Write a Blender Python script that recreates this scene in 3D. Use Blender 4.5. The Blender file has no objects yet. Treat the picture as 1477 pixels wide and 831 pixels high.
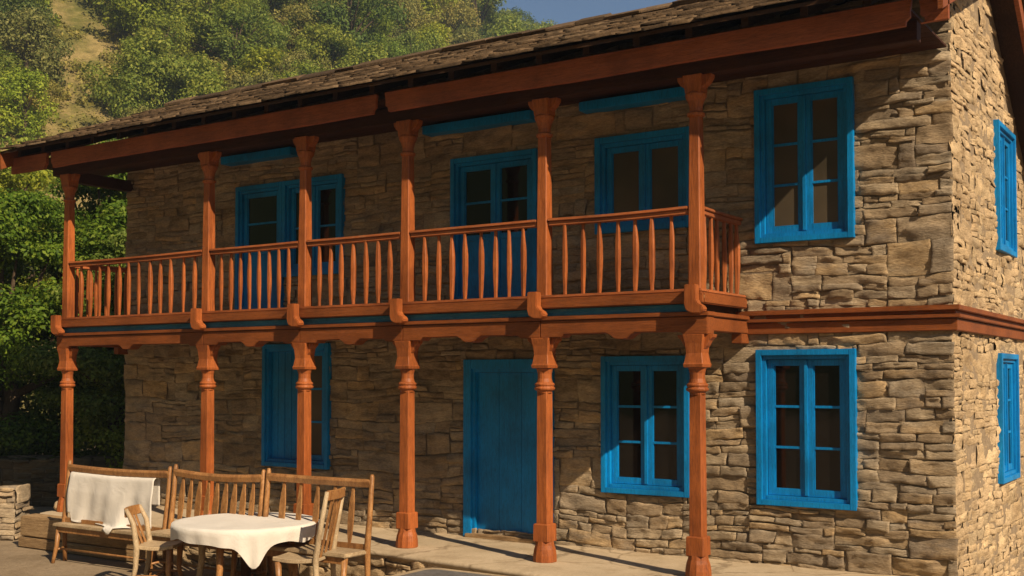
import bpy, math, random
import numpy as np
from mathutils import Vector, Matrix, noise

random.seed(7)
rng = np.random.default_rng(7)
scene = bpy.context.scene
COL = scene.collection
PI = math.pi

# ------------------------------------------------------------------ camera
CAM = Vector((2.378, -10.893, 1.863))
cd = bpy.data.cameras.new('camera'); cam = bpy.data.objects.new('camera', cd); COL.objects.link(cam)
cam.location = CAM
cam.rotation_euler = (math.radians(90) + 0.030987, 0, 0.584102)
cd.sensor_width = 36; cd.lens = 40.08; cd.shift_y = 0.05268
cd.clip_start = 0.1; cd.clip_end = 2000
scene.camera = cam

# ------------------------------------------------------------------ sky, sun, exposure
SUN = Vector((1.0, -0.41, 0.78)).normalized()
EL = math.asin(SUN.z); AZ = math.atan2(SUN.x, SUN.y)
w = bpy.data.worlds.new('World'); scene.world = w; w.use_nodes = True
nt = w.node_tree; nt.nodes.clear()
sk = nt.nodes.new('ShaderNodeTexSky'); sk.sky_type = 'NISHITA'; sk.sun_disc = False
sk.sun_elevation = EL; sk.sun_rotation = AZ; sk.altitude = 1500
sk.air_density = 1.0; sk.dust_density = 1.0; sk.ozone_density = 1.0
hs = nt.nodes.new('ShaderNodeHueSaturation'); hs.inputs['Saturation'].default_value = 1.15
bg = nt.nodes.new('ShaderNodeBackground'); bg.inputs['Strength'].default_value = 0.05
wo = nt.nodes.new('ShaderNodeOutputWorld')
nt.links.new(sk.outputs[0], hs.inputs['Color']); nt.links.new(hs.outputs[0], bg.inputs[0]); nt.links.new(bg.outputs[0], wo.inputs[0])
sd = bpy.data.lights.new('sun', 'SUN'); sd.energy = 5.0; sd.angle = math.radians(0.55); sd.color = (1.0, 0.80, 0.56)
so = bpy.data.objects.new('sun', sd); COL.objects.link(so); so.location = (30, -15, 30)
so.rotation_euler = SUN.to_track_quat('Z', 'Y').to_euler()
vs = scene.view_settings
vs.view_transform = 'Standard'; vs.look = 'None'; vs.exposure = 0.60; vs.gamma = 1.0

# ------------------------------------------------------------------ materials
MATS = {}
def nodes(name):
    m = bpy.data.materials.new(name); m.use_nodes = True
    t = m.node_tree; b = t.nodes['Principled BSDF']; return m, t, b
def N(t, typ, **kw):
    n = t.nodes.new(typ)
    for k, v in kw.items():
        if k in n.inputs.keys(): n.inputs[k].default_value = v
        else: setattr(n, k, v)
    return n
def ramp(t, fac, stops):
    r = t.nodes.new('ShaderNodeValToRGB'); t.links.new(fac, r.inputs[0])
    e = r.color_ramp.elements
    while len(e) < len(stops): e.new(0.5)
    for i, (p, c) in enumerate(stops): e[i].position = p; e[i].color = (*c, 1)
    return r.outputs[0]
def coords(t, scale=(1, 1, 1)):
    g = t.nodes.new('ShaderNodeNewGeometry')
    mp = t.nodes.new('ShaderNodeMapping'); mp.inputs['Scale'].default_value = scale
    t.links.new(g.outputs['Position'], mp.inputs['Vector']); return mp.outputs[0]
def ocoords(t, scale=(1, 1, 1)):
    g = t.nodes.new('ShaderNodeTexCoord')
    mp = t.nodes.new('ShaderNodeMapping'); mp.inputs['Scale'].default_value = scale
    t.links.new(g.outputs['Object'], mp.inputs['Vector']); return mp.outputs[0]
def noise_fac(t, vec, scale, detail=4, rough=0.6, dist=0.0):
    n = t.nodes.new('ShaderNodeTexNoise'); n.inputs['Scale'].default_value = scale
    n.inputs['Detail'].default_value = detail; n.inputs['Roughness'].default_value = rough; n.inputs['Distortion'].default_value = dist
    t.links.new(vec, n.inputs['Vector']); return n.outputs['Fac']
def mix(t, a, b, fac, mode='MIX'):
    m = t.nodes.new('ShaderNodeMix'); m.data_type = 'RGBA'; m.blend_type = mode
    for s, v in ((m.inputs[6], a), (m.inputs[7], b), (m.inputs[0], fac)):
        if hasattr(v, 'links') or hasattr(v, 'is_linked'): t.links.new(v, s)
        else: s.default_value = v if isinstance(v, (int, float)) else (*v, 1)
    return m.outputs[2]
def bump(t, b, fac, strength, dist=0.01):
    n = t.nodes.new('ShaderNodeBump'); n.inputs['Strength'].default_value = strength; n.inputs['Distance'].default_value = dist
    t.links.new(fac, n.inputs['Height']); t.links.new(n.outputs[0], b.inputs['Normal'])

def m_stone(name, cols, warm=(1, 1, 1)):
    m, t, b = nodes(name)
    g = t.nodes.new('ShaderNodeNewGeometry')
    rv = t.nodes.new('ShaderNodeMath'); rv.operation = 'MULTIPLY_ADD'; rv.inputs[1].default_value = .80
    nb0 = noise_fac(t, coords(t, (1, 1, 2.6)), 2.2, 4, 0.6); sc_ = t.nodes.new('ShaderNodeMath'); sc_.operation = 'MULTIPLY'; sc_.inputs[1].default_value = .38
    t.links.new(nb0, sc_.inputs[0]); t.links.new(g.outputs['Random Per Island'], rv.inputs[0]); t.links.new(sc_.outputs[0], rv.inputs[2])
    c = ramp(t, rv.outputs[0], cols)
    v = coords(t, (1, 1, 2.2))
    f1 = noise_fac(t, v, 3.0, 6, 0.65, 0.4)
    c = mix(t, c, ramp(t, f1, [(0.3, (0.50, 0.46, 0.40)), (0.5, (0.95, 0.94, 0.90)), (0.72, (1.30, 1.24, 1.12))]), 0.85, 'MULTIPLY')
    f2 = noise_fac(t, coords(t, (1, 1, 3)), 26, 5, 0.7)
    c = mix(t, c, ramp(t, f2, [(0.3, (0.6, 0.56, 0.5)), (0.6, (1.12, 1.1, 1.04))]), 0.85, 'MULTIPLY')
    f3 = noise_fac(t, coords(t, (1, 1, 1)), 0.7, 3, 0.5)
    c = mix(t, c, ramp(t, f3, [(0.35, (0.8, 0.76, 0.70)), (0.65, (1.08, 1.05, 1.0))]), 0.9, 'MULTIPLY')
    t.links.new(c, b.inputs['Base Color']); b.inputs['Roughness'].default_value = 0.93
    b.inputs['Specular IOR Level'].default_value = 0.15
    bump(t, b, noise_fac(t, coords(t, (1, 1, 3.2)), 18, 8, 0.72, 0.6), 0.9, 0.022)
    return m
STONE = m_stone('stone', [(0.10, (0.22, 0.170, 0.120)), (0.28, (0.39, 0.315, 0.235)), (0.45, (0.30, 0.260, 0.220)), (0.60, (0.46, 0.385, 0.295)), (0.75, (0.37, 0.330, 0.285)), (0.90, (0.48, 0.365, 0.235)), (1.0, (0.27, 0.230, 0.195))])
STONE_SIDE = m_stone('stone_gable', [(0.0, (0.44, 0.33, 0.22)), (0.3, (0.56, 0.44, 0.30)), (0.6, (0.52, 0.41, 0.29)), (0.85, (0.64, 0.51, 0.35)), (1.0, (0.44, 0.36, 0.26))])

def m_mortar():
    m, t, b = nodes('mud_mortar')
    f = noise_fac(t, coords(t), 9, 6, 0.7)
    t.links.new(ramp(t, f, [(0.3, (0.20, 0.150, 0.10)), (0.7, (0.33, 0.255, 0.17))]), b.inputs['Base Color'])
    b.inputs['Roughness'].default_value = 1; b.inputs['Specular IOR Level'].default_value = 0.05
    bump(t, b, noise_fac(t, coords(t), 30, 6), 0.8, 0.02); return m
MORTAR = m_mortar()

def m_wood(name, a, bcol, c3, grain=(1, 1, 1), rough=0.6, spec=0.25, wear=None, bs=0.35, obj=False):
    m, t, b = nodes(name)
    cf = ocoords if obj else coords
    f = noise_fac(t, cf(t, grain), 9, 6, 0.65, 0.8)
    c = ramp(t, f, [(0.28, a), (0.55, bcol), (0.8, c3)])
    f0 = noise_fac(t, cf(t), 1.6, 3, 0.6)
    c = mix(t, c, ramp(t, f0, [(0.3, (0.62, 0.58, 0.55)), (0.5, (0.95, 0.93, 0.9)), (0.7, (1.18, 1.16, 1.12))]), 0.9, 'MULTIPLY')
    fs2 = noise_fac(t, cf(t, tuple(q*2.2 for q in grain)), 22, 6, 0.7, 0.3)
    c = mix(t, c, ramp(t, fs2, [(0.36, (0.52, 0.48, 0.45)), (0.50, (1.0, 1.0, 1.0)), (0.68, (1.14, 1.12, 1.1))]), 0.8, 'MULTIPLY')
    if wear:
        fw = noise_fac(t, cf(t, grain), 24, 6, 0.75)
        k = ramp(t, fw, [(0.56, (0, 0, 0)), (0.70, (.85, .85, .85))])
        c = mix(t, c, wear, k)
    t.links.new(c, b.inputs['Base Color']); b.inputs['Roughness'].default_value = rough
    b.inputs['Specular IOR Level'].default_value = spec
    bump(t, b, f, bs, 0.008); return m
RX = (0.35, 5, 5); RZ = (5, 5, 0.35)
RED_H = m_wood('red_paint_beam', (0.15, 0.043, 0.012), (0.235, 0.069, 0.018), (0.29, 0.092, 0.027), RX, 0.55, 0.25, (0.26, 0.11, 0.05))
RED_V = m_wood('red_paint_post', (0.20, 0.056, 0.016), (0.36, 0.105, 0.027), (0.45, 0.150, 0.045), RZ, 0.5, 0.28, (0.30, 0.10, 0.04))
FASCIA = m_wood('brown_fascia', (0.20, 0.058, 0.022), (0.30, 0.085, 0.031), (0.38, 0.115, 0.045), RX, 0.6, 0.25, (0.18, 0.08, 0.04))
RAILTOP = m_wood('worn_rail_top', (0.26, 0.08, 0.03), (0.38, 0.115, 0.035), (0.40, 0.17, 0.08), RX, 0.6, 0.25, (0.34, 0.22, 0.13))
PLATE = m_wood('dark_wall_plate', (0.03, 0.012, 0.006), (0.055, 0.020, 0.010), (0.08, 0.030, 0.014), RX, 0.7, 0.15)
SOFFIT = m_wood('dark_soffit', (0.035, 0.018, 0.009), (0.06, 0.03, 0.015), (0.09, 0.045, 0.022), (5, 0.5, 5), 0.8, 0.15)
BLUE = m_wood('blue_paint', (0.000, 0.165, 0.45), (0.000, 0.225, 0.60), (0.003, 0.265, 0.67), RZ, 0.45, 0.35, (0.010, 0.13, 0.32), 0.25)
BLUEDK = m_wood('blue_paint_weathered', (0.01, 0.10, 0.20), (0.02, 0.15, 0.28), (0.10, 0.22, 0.30), RX, 0.6, 0.25, (0.2, 0.25, 0.25), 0.2)
CHAIRW = m_wood('oiled_wood', (0.20, 0.085, 0.028), (0.36, 0.18, 0.065), (0.48, 0.27, 0.11), (3, 3, 1.2), 0.42, 0.4, None, 0.3)
CHAIRP = m_wood('worn_pale_wood', (0.34, 0.25, 0.15), (0.46, 0.36, 0.23), (0.55, 0.45, 0.31), (3, 3, 1.2), 0.55, 0.3, None, 0.3)
TIMBER = m_wood('weathered_timber', (0.22, 0.14, 0.07), (0.38, 0.26, 0.14), (0.50, 0.36, 0.20), (0.5, 4, 6), 0.8, 0.15, (0.15, 0.09, 0.05), 0.8)
TRUNK = m_wood('bark', (0.04, 0.03, 0.02), (0.09, 0.065, 0.045), (0.14, 0.10, 0.07), (4, 4, 0.8), 0.95, 0.1, None, 0.9)

def m_glass(name, c1, c2, rough=0.12):
    m, t, b = nodes(name)
    f = noise_fac(t, coords(t, (1, 1, 1)), 1.3, 2, 0.5)
    t.links.new(ramp(t, f, [(0.35, c1), (0.65, c2)]), b.inputs['Base Color'])
    b.inputs['Roughness'].default_value = rough; b.inputs['IOR'].default_value = 1.45
    bump(t, b, noise_fac(t, coords(t), 2.2, 1), 0.12, 0.01); return m
GLASS = m_glass('dark_window_glass', (0.003, 0.003, 0.003), (0.010, 0.007, 0.005), 0.05)
GLASSB = m_glass('brown_reflection_glass', (0.05, 0.040, 0.026), (0.10, 0.075, 0.048), 0.3)  # brown base colour stands in for stone reflected in the panes

INLAY = m_wood('grey_slate_inlay', (0.12, 0.12, 0.12), (0.17, 0.165, 0.16), (0.22, 0.21, 0.20), (1, 1, 1), 0.5, 0.4)
def m_slate():
    m, t, b = nodes('roof_slate')
    g = t.nodes.new('ShaderNodeNewGeometry')
    c = ramp(t, g.outputs['Random Per Island'], [(0, (0.060, 0.042, 0.027)), (0.5, (0.105, 0.074, 0.046)), (0.85, (0.15, 0.105, 0.066)), (1, (0.20, 0.15, 0.10))])
    f = noise_fac(t, coords(t), 6, 6, 0.7)
    c = mix(t, c, ramp(t, f, [(0.3, (0.55, 0.5, 0.45)), (0.7, (1.3, 1.2, 1.05))]), 0.9, 'MULTIPLY')
    t.links.new(c, b.inputs['Base Color']); b.inputs['Roughness'].default_value = 0.9; b.inputs['Specular IOR Level'].default_value = 0.2
    bump(t, b, noise_fac(t, coords(t), 22, 8, 0.7), 0.9, 0.02); return m
SLATE = m_slate()

def m_cloth():
    m, t, b = nodes('white_linen')
    f = noise_fac(t, coords(t), 2.5, 4)
    t.links.new(ramp(t, f, [(0.3, (0.60, 0.565, 0.51)), (0.7, (0.70, 0.665, 0.61))]), b.inputs['Base Color'])
    b.inputs['Roughness'].default_value = 0.95; b.inputs['Specular IOR Level'].default_value = 0.1
    b.inputs['Sheen Weight'].default_value = 0.15
    bump(t, b, noise_fac(t, coords(t), 5, 6, 0.58, 1.2), 0.30, 0.03); return m
CLOTH = m_cloth()

def m_ground():
    m, t, b = nodes('dusty_ground')
    v = coords(t)
    f = noise_fac(t, v, 0.35, 8, 0.65)
    c = ramp(t, f, [(0.3, (0.21, 0.160, 0.105)), (0.5, (0.28, 0.22, 0.15)), (0.7, (0.34, 0.27, 0.19))])
    c = mix(t, c, ramp(t, noise_fac(t, v, 14, 6, 0.7), [(0.3, (0.75, 0.72, 0.68)), (0.7, (1.15, 1.12, 1.08))]), 0.7, 'MULTIPLY')
    c = mix(t, c, ramp(t, noise_fac(t, v, 70, 3, 0.6), [(0.36, (0.6, 0.57, 0.53)), (0.46, (1, 1, 1)), (0.62, (1, 1, 1)), (0.72, (1.3, 1.28, 1.22))]), 0.7, 'MULTIPLY')
    c = mix(t, c, ramp(t, noise_fac(t, v, 1.4, 6, 0.7, 0.8), [(0.38, (0.70, 0.66, 0.60)), (0.55, (1, 1, 1))]), 0.6, 'MULTIPLY')
    t.links.new(c, b.inputs['Base Color']); b.inputs['Roughness'].default_value = 0.95; b.inputs['Specular IOR Level'].default_value = 0.12
    bump(t, b, noise_fac(t, v, 11, 8, 0.7), 0.5, 0.02); return m
GROUND = m_ground()
def m_slab():
    m, t, b = nodes('smooth_floor_plaster')
    v = coords(t)
    c = ramp(t, noise_fac(t, v, 1.1, 6, 0.65), [(0.3, (0.40, 0.32, 0.215)), (0.55, (0.50, 0.405, 0.28)), (0.75, (0.56, 0.46, 0.325))])
    c = mix(t, c, ramp(t, noise_fac(t, v, 30, 5, 0.7), [(0.3, (0.82, 0.8, 0.77)), (0.7, (1.08, 1.06, 1.04))]), 0.7, 'MULTIPLY')
    vo = t.nodes.new('ShaderNodeTexVoronoi'); vo.feature = 'DISTANCE_TO_EDGE'; vo.inputs['Scale'].default_value = 0.75; vo.inputs['Randomness'].default_value = .9
    mw = t.nodes.new('ShaderNodeVectorMath'); mw.operation = 'ADD'; nn = t.nodes.new('ShaderNodeTexNoise'); nn.inputs['Scale'].default_value = 5; nn.inputs['Detail'].default_value = 6; t.links.new(v, nn.inputs['Vector'])
    ns = t.nodes.new('ShaderNodeVectorMath'); ns.operation = 'SCALE'; ns.inputs['Scale'].default_value = .16; t.links.new(nn.outputs['Color'], ns.inputs[0]); t.links.new(v, mw.inputs[0]); t.links.new(ns.outputs[0], mw.inputs[1]); t.links.new(mw.outputs[0], vo.inputs['Vector'])
    c = mix(t, c, ramp(t, vo.outputs['Distance'], [(0.0, (0.42, 0.38, 0.34)), (0.012, (1, 1, 1))]), 0.75, 'MULTIPLY')
    c = mix(t, c, ramp(t, noise_fac(t, v, 2.6, 8, 0.75, 0.5), [(0.36, (0.66, 0.62, 0.56)), (0.52, (1, 1, 1))]), 0.6, 'MULTIPLY')
    t.links.new(c, b.inputs['Base Color']); b.inputs['Roughness'].default_value = 0.85; b.inputs['Specular IOR Level'].default_value = 0.2
    bump(t, b, noise_fac(t, v, 9, 8, 0.7), 0.4, 0.015); return m
SLAB = m_slab()
def m_hill():
    m, t, b = nodes('hillside_scrub')
    v = coords(t)
    f = noise_fac(t, v, 0.09, 8, 0.7)
    c = ramp(t, f, [(0.30, (0.07, 0.09, 0.025)), (0.43, (0.16, 0.16, 0.05)), (0.54, (0.34, 0.27, 0.12)), (0.75, (0.44, 0.34, 0.17))])
    c = mix(t, c, ramp(t, noise_fac(t, v, 1.6, 8, 0.75), [(0.3, (0.5, 0.5, 0.45)), (0.7, (1.25, 1.2, 1.1))]), 0.9, 'MULTIPLY')
    t.links.new(c, b.inputs['Base Color']); b.inputs['Roughness'].default_value = 1; b.inputs['Specular IOR Level'].default_value = 0.05
    bump(t, b, noise_fac(t, v, 1.2, 8, 0.75), 1.0, 0.4); return m
HILL = m_hill()

def m_leaf(name, cols, trans=0.42):
    m, t, b = nodes(name)
    g = t.nodes.new('ShaderNodeNewGeometry')
    c = ramp(t, g.outputs['Random Per Island'], cols)
    oi = t.nodes.new('ShaderNodeObjectInfo')
    c = mix(t, c, ramp(t, oi.outputs['Random'], [(0, (0.70, 0.78, 0.8)), (0.35, (1.0, 0.98, 0.9)), (0.7, (1.25, 1.1, 0.8)), (1, (0.9, 1.1, 0.9))]), 0.8, 'MULTIPLY')
    c = mix(t, c, ramp(t, noise_fac(t, coords(t), 0.55, 3), [(0.3, (0.75, 0.85, 0.8)), (0.7, (1.2, 1.12, 0.95))]), 0.8, 'MULTIPLY')
    t.links.new(c, b.inputs['Base Color']); b.inputs['Roughness'].default_value = 0.6; b.inputs['Specular IOR Level'].default_value = 0.2
    tr = t.nodes.new('ShaderNodeBsdfTranslucent'); t.links.new(c, tr.inputs[0])
    ms = t.nodes.new('ShaderNodeMixShader'); ms.inputs[0].default_value = trans
    out = t.nodes['Material Output']
    t.links.new(b.outputs[0], ms.inputs[1]); t.links.new(tr.outputs[0], ms.inputs[2]); t.links.new(ms.outputs[0], out.inputs[0])
    return m
LEAF_NEAR = m_leaf('leaves_green', [(0, (0.036, 0.082, 0.010)), (0.5, (0.095, 0.175, 0.020)), (1, (0.18, 0.26, 0.036))])
LEAF_BRIGHT = m_leaf('leaves_bright', [(0, (0.138, 0.196, 0.021)), (0.5, (0.265, 0.322, 0.038)), (1, (0.391, 0.425, 0.064))])
LEAF_MID = m_leaf('leaves_mid', [(0, (0.106, 0.163, 0.027)), (0.5, (0.206, 0.269, 0.050)), (1, (0.325, 0.362, 0.077))])
LEAF_OLIVE = m_leaf('leaves_olive', [(0, (0.156, 0.168, 0.046)), (0.5, (0.264, 0.264, 0.079)), (1, (0.396, 0.360, 0.126))])
LEAF_DARK = m_leaf('leaves_dark', [(0, (0.057, 0.098, 0.028)), (0.5, (0.109, 0.161, 0.041)), (1, (0.172, 0.218, 0.060))])

# ------------------------------------------------------------------ helpers
class MB:
    def __init__(s): s.v = []; s.f = []; s.mi = []; s.m = 0
    def add(s, vs, fs):
        o = len(s.v); s.v += [tuple(p) for p in vs]; s.f += [tuple(i + o for i in f) for f in fs]; s.mi += [s.m] * len(fs)
    def box(s, a, b, j=0.0):
        x0, y0, z0 = a; x1, y1, z1 = b
        P = [(x0,y0,z0),(x1,y0,z0),(x1,y1,z0),(x0,y1,z0),(x0,y0,z1),(x1,y0,z1),(x1,y1,z1),(x0,y1,z1)]
        if j: P = [(x+random.uniform(-j,j), y+random.uniform(-j,j), z+random.uniform(-j,j)) for x,y,z in P]
        s.add(P, [(0,3,2,1),(4,5,6,7),(0,1,5,4),(1,2,6,5),(2,3,7,6),(3,0,4,7)])
    def hexa(s, P):
        s.add(P, [(0,3,2,1),(4,5,6,7),(0,1,5,4),(1,2,6,5),(2,3,7,6),(3,0,4,7)])
    def prism(s, poly, axis, a, b):
        n = len(poly)
        def mk(u, v, k):
            return (k,u,v) if axis == 'x' else (u,k,v) if axis == 'y' else (u,v,k)
        vs = [mk(u,v,a) for u,v in poly] + [mk(u,v,b) for u,v in poly]
        s.add(vs, [tuple(range(n))[::-1], tuple(range(n,2*n))] + [(i,(i+1)%n,(i+1)%n+n,i+n) for i in range(n)])
    def loft(s, rings, cap=True):
        n = len(rings[0]); vs = [p for r in rings for p in r]
        fs = [(k*n+i, k*n+(i+1)%n, (k+1)*n+(i+1)%n, (k+1)*n+i) for k in range(len(rings)-1) for i in range(n)]
        if cap: fs += [tuple(range(n))[::-1], tuple(range((len(rings)-1)*n, len(rings)*n))]
        s.add(vs, fs)
    def sq(s, prof, cx, cy, rot=0.0, n=4, dx=1, dy=1):   # stacked polygons: prof = [(z, half width)]
        rings = []
        for z, r in prof:
            if n == 4: pts = [(-r,-r),(r,-r),(r,r),(-r,r)]
            else: pts = [(r*math.cos(2*PI*i/n+PI/n), r*math.sin(2*PI*i/n+PI/n)) for i in range(n)]
            c, q = math.cos(rot), math.sin(rot)
            rings.append([(cx+dx*(x*c-y*q), cy+dy*(x*q+y*c), z) for x, y in pts])
        s.loft(rings)
    def tube(s, pts, rad, n=8, flat=1.0):
        pts = [Vector(p) for p in pts]
        if not hasattr(rad, '__len__'): rad = [rad]*len(pts)
        rings = []; up = None
        for i, p in enumerate(pts):
            d = (pts[min(i+1,len(pts)-1)] - pts[max(i-1,0)]).normalized()
            if up is None: up = Vector((0,0,1)) if abs(d.z) < .9 else Vector((1,0,0))
            a = d.cross(up).normalized(); b2 = a.cross(d).normalized(); up = b2
            rings.append([tuple(p + a*rad[i]*math.cos(2*PI*k/n) + b2*rad[i]*flat*math.sin(2*PI*k/n)) for k in range(n)])
        s.loft(rings)
    def build(s, name, mats, parent=None, smooth=False, bevel=0.0, loc=None, seg=2, angle=40):
        me = bpy.data.meshes.new(name)
        me.from_pydata(s.v, [], s.f)
        for m in (mats if isinstance(mats, (list, tuple)) else [mats]): me.materials.append(m)
        if any(s.mi): me.polygons.foreach_set('material_index', s.mi)
        o = bpy.data.objects.new(name, me); COL.objects.link(o)
        if parent: o.parent = parent; o.matrix_parent_inverse = Matrix()
        if loc is not None: o.location = loc
        import bmesh
        bm = bmesh.new(); bm.from_mesh(me); bmesh.ops.recalc_face_normals(bm, faces=bm.faces)
        if bevel:
            es = [e for e in bm.edges if len(e.link_faces) == 2 and e.calc_face_angle(0) > math.radians(angle)]
            bmesh.ops.bevel(bm, geom=es, offset=bevel, segments=seg, affect='EDGES', clamp_overlap=True)
        bm.to_mesh(me); bm.free()
        if smooth: me.polygons.foreach_set('use_smooth', [True]*len(me.polygons))
        if smooth == 'auto' or (smooth and bevel):
            try: me.set_sharp_from_angle(angle=math.radians(35))
            except Exception: pass
        return o
def tag(o, label=None, cat=None, group=None, kind=None):
    if label: o['label'] = label
    if cat: o['category'] = cat
    if group: o['group'] = group
    if kind: o['kind'] = kind
    return o
def empty(name, loc=(0,0,0), rz=0):
    o = bpy.data.objects.new(name, None); COL.objects.link(o); o.location = loc; o.rotation_euler = (0,0,rz)
    o.empty_display_size = .2; return o
def copy_tree(o, parent=None):
    c = o.copy(); COL.objects.link(c); c.parent = parent
    for ch in list(o.children): copy_tree(ch, c)
    return c
def copy_part(o, loc):
    c = o.copy(); COL.objects.link(c); c.location = loc
    for ch in list(o.children):
        d = ch.copy(); COL.objects.link(d); d.parent = c
    return c
def big_mesh(name, V, F, mats, parent=None, smooth=False, mi=None):
    V = np.asarray(V, np.float32); F = np.asarray(F, np.int32)
    me = bpy.data.meshes.new(name); k = F.shape[1]
    me.vertices.add(len(V)); me.vertices.foreach_set('co', V.ravel())
    me.loops.add(F.size); me.loops.foreach_set('vertex_index', F.ravel())
    me.polygons.add(len(F)); me.polygons.foreach_set('loop_start', np.arange(0, F.size, k, dtype=np.int32))
    try: me.polygons.foreach_set('loop_total', np.full(len(F), k, dtype=np.int32))
    except Exception: pass
    for m in (mats if isinstance(mats, (list, tuple)) else [mats]): me.materials.append(m)
    if mi is not None: me.polygons.foreach_set('material_index', np.asarray(mi, np.int32))
    me.update(calc_edges=True); me.validate()
    if smooth: me.polygons.foreach_set('use_smooth', [True]*len(me.polygons))
    o = bpy.data.objects.new(name, me); COL.objects.link(o)
    if parent: o.parent = parent
    return o

# ------------------------------------------------------------------ rubble stone faces
def courses(u0, u1, v0, v1, holes=(), top=None, k=1.0, margin=.035):
    """rubble courses: bands, then staggered blocks, then single stones; clipped round the openings"""
    out = []
    def chop(a, b, c, d):
        w_, h_ = b-a, d-c
        if h_ > .30*k or (h_ > .115*k and w_ > .22*k and random.random() < .70):
            if w_ > 1.1*k:
                m = a+w_*random.uniform(.35, .65); chop(a, m, c, d); chop(m, b, c, d); return
            m = c+h_*random.uniform(.34, .66); chop(a, b, c, m); chop(a, b, m, d); return
        x = a
        while x < b-1e-6:
            t = random.uniform(1.0, 3.0)*(.05*k+h_*.95) if h_ > .1*k else random.uniform(2.5, 8.0)*h_
            t = max(t, .07*k)
            if b-(x+t) < .09*k: t = b-x
            out.append((x, c, min(x+t, b), d)); x += t
    v = v0
    while v < v1-1e-6:
        h_ = random.uniform(.22, .50)*k
        if v1-(v+h_) < .14*k: h_ = v1-v
        u = u0-random.uniform(0, .6)*0; 
        while u < u1-1e-6:
            w_ = random.uniform(.35, 1.5)*k
            if u1-(u+w_) < .25*k: w_ = u1-u
            chop(u, u+w_, v, v+h_); u += w_
        v += h_
    res = []
    hs_ = [(a+margin, b-margin, c+margin, d-margin) for a, b, c, d in holes]
    for (a, c, b, d) in out:
        parts_ = [(a, c, b, d)]
        for (p, q, r_, t) in hs_:
            nx = []
            for (a1, c1, b1, d1) in parts_:
                if b1 <= p or a1 >= q or d1 <= r_ or c1 >= t: nx.append((a1, c1, b1, d1)); continue
                if a1 < p: nx.append((a1, c1, p, d1))
                if b1 > q: nx.append((q, c1, b1, d1))
                a2, b2 = max(a1, p), min(b1, q)
                if c1 < r_: nx.append((a2, c1, b2, r_))
                if d1 > t: nx.append((a2, t, b2, d1))
            parts_ = nx
        for (a1, c1, b1, d1) in parts_:
            if top:
                lim = min(top(a1), top(b1))
                if c1 > lim-.03: continue
                d1 = min(d1, lim)
            if b1-a1 > .022 and d1-c1 > .018: res.append((a1, c1, b1, d1))
    return res
def stone_mesh(stones, to3, res=0.028, gap=0.002, relief=0.030, seed=0, amp=1.0, edge0=0.0, glob=1.0):
    V = []; F = []
    for (a, b, c, d) in stones:
        w_, h_ = c-a, d-b
        n = max(3, int(round(w_/res))); m = max(3, int(round(h_/res)))
        j = min(.022, h_*.17)
        P = [(a+gap+random.uniform(-j,j)*.7, b+gap+random.uniform(-j,j)*.8), (c-gap+random.uniform(-j,j)*.7, b+gap+random.uniform(-j,j)*.8),
             (c-gap+random.uniform(-j,j)*.7, d-gap+random.uniform(-j,j)*.8), (a+gap+random.uniform(-j,j)*.7, d-gap+random.uniform(-j,j)*.8)]
        out = random.random()**1.2*relief; tu = random.uniform(-.07, .07)*amp; tv = random.uniform(-.12, .12)*amp
        sx, sy, sz = random.uniform(0,90), random.uniform(0,90), random.uniform(0,90)
        cuts = []
        for _ in range(random.choice((1,2,3,3))):   # chipped facets
            an = random.uniform(0, 2*PI); sl_ = random.uniform(.10, .45)*amp; of = random.uniform(.0, .75)*.5*(w_*abs(math.cos(an))+h_*abs(math.sin(an)))
            cuts.append((math.cos(an)*sl_, math.sin(an)*sl_, of*sl_))
        ew = min(.011, h_*.14)
        base = len(V); cu_, cv_ = (a+c)/2, (b+d)/2
        ss = [0, min(.3, ew/w_)] + [i/n for i in range(1, n)] + [1-min(.3, ew/w_), 1]
        tt = [0, min(.3, ew/h_)] + [i/m for i in range(1, m)] + [1-min(.3, ew/h_), 1]
        ss = sorted(ss); tt = sorted(tt); N1 = len(ss)
        for t in tt:
            for s in ss:
                u = (P[0][0]*(1-s)+P[1][0]*s)*(1-t) + (P[3][0]*(1-s)+P[2][0]*s)*t
                v = (P[0][1]*(1-s)+P[1][1]*s)*(1-t) + (P[3][1]*(1-s)+P[2][1]*s)*t
                e = min(min(s,1-s)*w_, min(t,1-t)*h_)
                k = 1 if e > ew*.5 else 0
                nz = noise.noise((u*5+sx, v*9+sy, sz)); n2 = noise.noise((u*14+sx, v*34+sz, sy))
                wob = .012*noise.noise((u*9, v*9, 5.5)); wo2 = .012*noise.noise((u*9, v*9, 15.5))
                face = out + tu*(s-.5)*w_ + tv*(t-.5)*h_
                for (cx_, cy_, of) in cuts:
                    face = min(face, out + .012 - max(0, (u-cu_)*cx_+(v-cv_)*cy_-of))
                n3 = noise.noise((u*2.5+sz, v*26+sx, sy))
                dd = face + .015*amp*nz + .010*amp*n2 - .011*amp*max(0, n3-.12)*2.2
                dd += glob*(.020*noise.noise((u*2.3, v*5.5, 8.8)) + .012*noise.noise((u*6, v*15, 1.8)) - .026*max(0, noise.noise((u*1.5, v*12, 51.))-.12))
                if not k: dd = max(min(dd-.005, .5*dd), dd-.013)
                dd = max(dd, -.014)
                ed = min(1, abs(u-edge0)/.25)
                V.append(to3(u+(wob+.036*noise.noise((u*1.7, v*1.7, 3.3)))*ed, v+wo2+.055*noise.noise((u*1.1, v*1.5, 33.3)), dd))
        M1 = len(tt)
        for q in range(M1-1):
            for p in range(N1-1):
                i = base+q*N1+p; F.append((i, i+1, i+1+N1, i+N1))
    return V, F

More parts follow.
